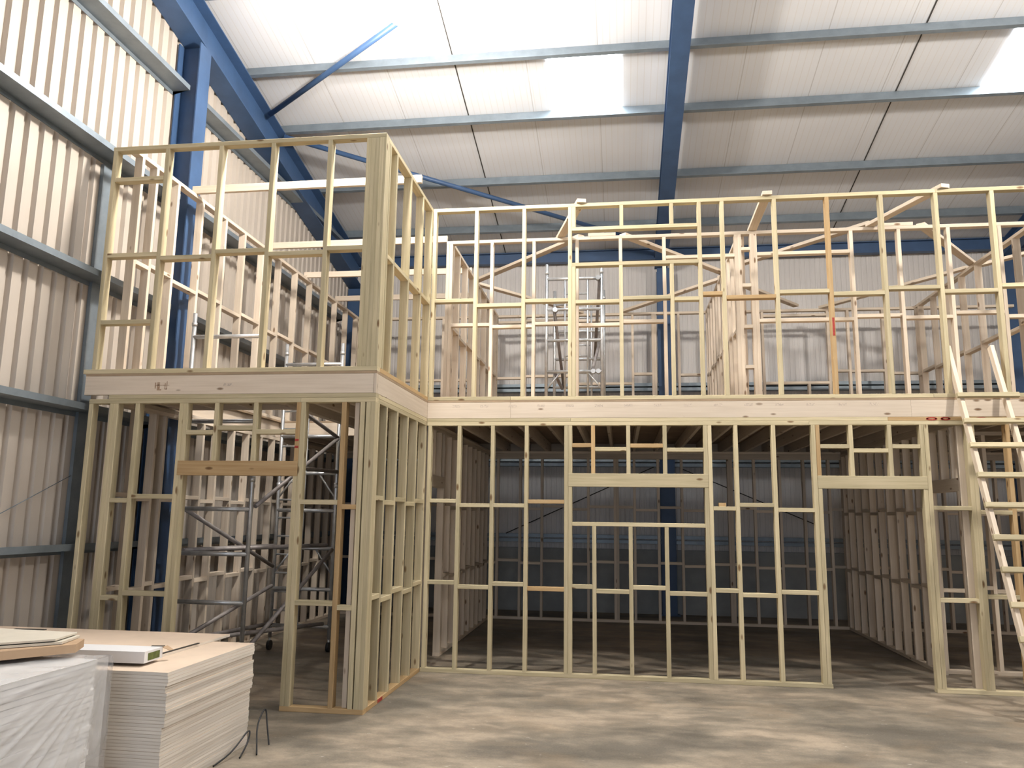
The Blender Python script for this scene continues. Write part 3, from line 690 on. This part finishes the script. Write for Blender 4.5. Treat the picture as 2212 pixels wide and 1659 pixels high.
# wrapped pack of insulation boards, nearest the camera
pk = thing('wrapped_pack', 'pack of white boards wrapped in clear polythene, nearest bottom left', 'pack', (-1.9, -5.9, 0))
px0, px1, py0, py1, pz = -3.0, -.80, -7.1, -4.85, .945
nb = 27
for k in range(nb):
    z = k * pz / nb
    j = random.uniform(-.006, .006)
    o = slab('insulation_board', px0 + .03, px1 - .03 + j, py0 + .03, py1 - .05 + j, z + .0005, z + pz / nb - .003, [M['foam']], pk)
def wrap_part(name, grid, nu, nv, amp, seed, fan=None):
    V = []
    for i in range(nu + 1):
        for j in range(nv + 1):
            p, n = grid(i / nu, j / nv); q = Vector(p) * 5 + Vector((seed, 0, 0))
            if fan:
                ang = math.atan2(fan[2] - p[2], math.hypot(fan[0] - p[0], fan[1] - p[1])); dist = (Vector(p) - Vector(fan)).length
                d = (noise.noise(Vector((ang * 5, seed, dist * .5))) * .9 + (1 - abs(noise.noise(Vector((ang * 9, seed + 4, dist * .7))))) ** 7 * .9 + noise.noise(q * .5) * .7) * amp * min(1, .25 + dist * .8)
            else: d = noise.noise(q * .45) * amp + (1 - abs(noise.noise(q * .8))) ** 6 * amp * .8
            V.append(Vector(p) + Vector(n) * (d + amp * .9))
    F = [(i * (nv + 1) + j, (i + 1) * (nv + 1) + j, (i + 1) * (nv + 1) + j + 1, i * (nv + 1) + j + 1) for i in range(nu) for j in range(nv)]
    o = link(name, mesh(name, V, F), M['wrap'], pk)
    for p in o.data.polygons: p.use_smooth = True
    return o
wrap_part('wrap', lambda u, v: ((px1, py0 + (py1 - py0) * u, .004 + (pz + .0) * v), (1, 0, .15)), 160, 70, .018, 3, (px1, py1, pz))
wrap_part('wrap', lambda u, v: ((px0 + (px1 - px0) * u, py0, .004 + pz * v), (0, -1, 0)), 60, 30, .018, 9)
wrap_part('wrap', lambda u, v: ((px1 - .1 + .13 * u, py1 + .01 + .05 * math.sin(u * 3), .004 + pz * v), (0, 1, 0)), 10, 40, .012, 5)
wrap_part('wrap', lambda u, v: ((px0 + (px1 + .02 - px0) * u, py0 + (py1 - py0) * v, pz + .003), (0, 0, 1)), 70, 70, .007, 15)
# card sheets on the pack
def polyslab(name, pts, z0, z1, mat, label, cat):
    n = len(pts); V = [(x, y, z) for z in (z0, z1) for x, y in pts]
    F = [tuple(range(n))[::-1], tuple(range(n, 2 * n))] + [(i, (i + 1) % n, n + (i + 1) % n, n + i) for i in range(n)]
    return tag(link(name, mesh(name, V, F), M[mat]), label, cat)
ZP = pz + .036
polyslab('card_sheet', [(-.955, -4.93), (-1.05, -4.72), (-2.3, -4.70), (-2.35, -6.0), (-1.6, -5.80)], ZP, ZP + .05, 'card', 'brown cardboard sheet lying on the polythene-wrapped pack', 'cardboard')
polyslab('card_sheet', [(-1.03, -4.96), (-1.10, -4.70), (-2.3, -4.62), (-2.3, -6.0), (-1.85, -5.75)], ZP + .053, ZP + .067, 'card_grey', 'greyish cardboard sheet, lower of the pale pair on the wrapped pack', 'cardboard')
polyslab('card_sheet', [(-1.06, -4.98), (-1.12, -4.70), (-2.3, -4.62), (-2.3, -6.0), (-1.88, -5.77)], ZP + .074, ZP + .086, 'card_grey', 'greyish cardboard sheet, topmost on the wrapped pack', 'cardboard')
# black banding strap looping out from under the stack
def strap(name, pts, label):
    cu = bpy.data.curves.new(name, 'CURVE'); cu.dimensions = '3D'; cu.bevel_depth = .0065; cu.bevel_resolution = 2
    sp = cu.splines.new('NURBS'); sp.points.add(len(pts) - 1); sp.use_endpoint_u = True; sp.order_u = 3
    for q, p in zip(sp.points, pts): q.co = (*p, 1)
    o = bpy.data.objects.new(name, cu); C.objects.link(o)
    dg = bpy.context.evaluated_depsgraph_get(); me = bpy.data.meshes.new_from_object(o.evaluated_get(dg))
    bpy.data.objects.remove(o); bpy.data.curves.remove(cu)
    return tag(link(name, me, M['black']), label, 'strap')
strap('banding_strap', [(-.585, -3.78, .008), (-.56, -3.62, .03), (-.545, -3.47, .09), (-.535, -3.36, .15), (-.52, -3.335, .145), (-.51, -3.40, .06), (-.49, -3.56, .008)], 'black banding strap looping up beside the stack, left of the pair')
strap('banding_strap', [(-.40, -3.46, .008), (-.45, -3.36, .05), (-.51, -3.25, .16), (-.515, -3.14, .255), (-.505, -3.10, .26), (-.48, -3.13, .16), (-.42, -3.20, .01)], 'black banding strap standing in a tall loop beside the stack, right of the pair')

# ------------------------------------------------------------------ lamps
def highbay(loc, power, label, rad=.16, col=(1, .94, .86), glare_uplight=0):
    x, y, z = loc
    r = thing('high_bay_lamp', label, 'lamp', loc)
    bm = bmesh.new(); bmesh.ops.create_cone(bm, cap_ends=True, segments=28, radius1=.20, radius2=.12, depth=.10, matrix=Matrix.Translation((x, y, z + .12))); bm_obj('housing', bm, M['lamp_body'], r)
    bm = bmesh.new(); bmesh.ops.create_uvsphere(bm, u_segments=24, v_segments=12, radius=.165, matrix=Matrix.Translation((x, y, z - .05)) @ Matrix.Diagonal((1, 1, .7, 1)))
    for f in bm.faces: f.smooth = True
    bm_obj('diffuser', bm, M['lamp_glow'], r)
    tube('hanger', (x, y, z + .17), (x, y, zroof(y)), .008, 'galv', r)
    l = bpy.data.lights.new('lamp', 'POINT'); l.energy = power; l.shadow_soft_size = rad; l.color = col
    o = bpy.data.objects.new('lamp_light', l); C.objects.link(o); o.location = (x, y, z - .25)
    o.parent = r; o.matrix_parent_inverse = Matrix.Translation(-Vector(loc))
    if glare_uplight:  # added spot that whitens the roof, standing in for lens glare
        l = bpy.data.lights.new('glare_uplight', 'SPOT'); l.energy = glare_uplight; l.shadow_soft_size = .12; l.color = (1, .97, .94); l.spot_size = R(150); l.spot_blend = 1
        o = bpy.data.objects.new('added_glare_uplight', l); C.objects.link(o); o.location = (x, y, z + .32); o.rotation_euler = (R(180 - 32), 0, 0)
        o.parent = r; o.matrix_parent_inverse = Matrix.Translation(-Vector(loc))
highbay((.02, -1.80, 7.45), 1050, 'glaring white high-bay lamp hanging over the projecting block', glare_uplight=1000)
highbay((8.0, -2.75, 7.5), 950, 'added white high-bay lamp hanging over the right end, outside the view')  # unseen lamp added for fill from the right
highbay((2.2, -8.6, 8.2), 60, 'added white high-bay fill lamp hanging behind the camera')  # weak unseen lamp, added as fill from behind

pl = bpy.data.lights.new('added_door_portal', 'AREA'); pl.shape = 'RECTANGLE'; pl.size = DX1 - DX0; pl.size_y = DZ; pl.cycles.is_portal = True  # samples the sky through the added door opening
po = bpy.data.objects.new('added_door_portal', pl); C.objects.link(po); po.location = ((DX0 + DX1) / 2, YF + .02, DZ / 2); po.rotation_euler = (R(90), 0, 0)
wd = bpy.data.worlds.new('world'); sc.world = wd; wd.use_nodes = True
wd.node_tree.nodes['Background'].inputs[0].default_value = (.75, .85, 1, 1); wd.node_tree.nodes['Background'].inputs[1].default_value = 4.2

# ------------------------------------------------------------------ camera
cam = bpy.data.cameras.new('camera'); co = bpy.data.objects.new('camera', cam); C.objects.link(co)
yaw, pitch, roll = .1383, .1645, .0134
f = Vector((-math.sin(yaw) * math.cos(pitch), math.cos(yaw) * math.cos(pitch), math.sin(pitch)))
r0 = Vector((math.cos(yaw), math.sin(yaw), 0)); u0 = r0.cross(f)
rt = r0 * math.cos(roll) + u0 * math.sin(roll); up = u0 * math.cos(roll) - r0 * math.sin(roll)
co.matrix_world = Matrix(((rt.x, up.x, -f.x, 2.409), (rt.y, up.y, -f.y, -9.6208), (rt.z, up.z, -f.z, 1.8585), (0, 0, 0, 1)))
cam.sensor_fit = 'HORIZONTAL'; cam.sensor_width = 36; cam.lens = 36 * 1706.18 / 2212
cam.clip_start = .05; cam.clip_end = 100
sc.camera = co
vs = sc.view_settings; vs.view_transform = 'Standard'; vs.look = 'None'; vs.gamma = 1; vs.use_curve_mapping = False; vs.exposure = 0

cy = sc.cycles
cy.max_bounces = 7; cy.diffuse_bounces = 3; cy.glossy_bounces = 2; cy.transmission_bounces = 2; cy.transparent_max_bounces = 6
cy.caustics_reflective = False; cy.caustics_refractive = False
cy.adaptive_threshold = .02
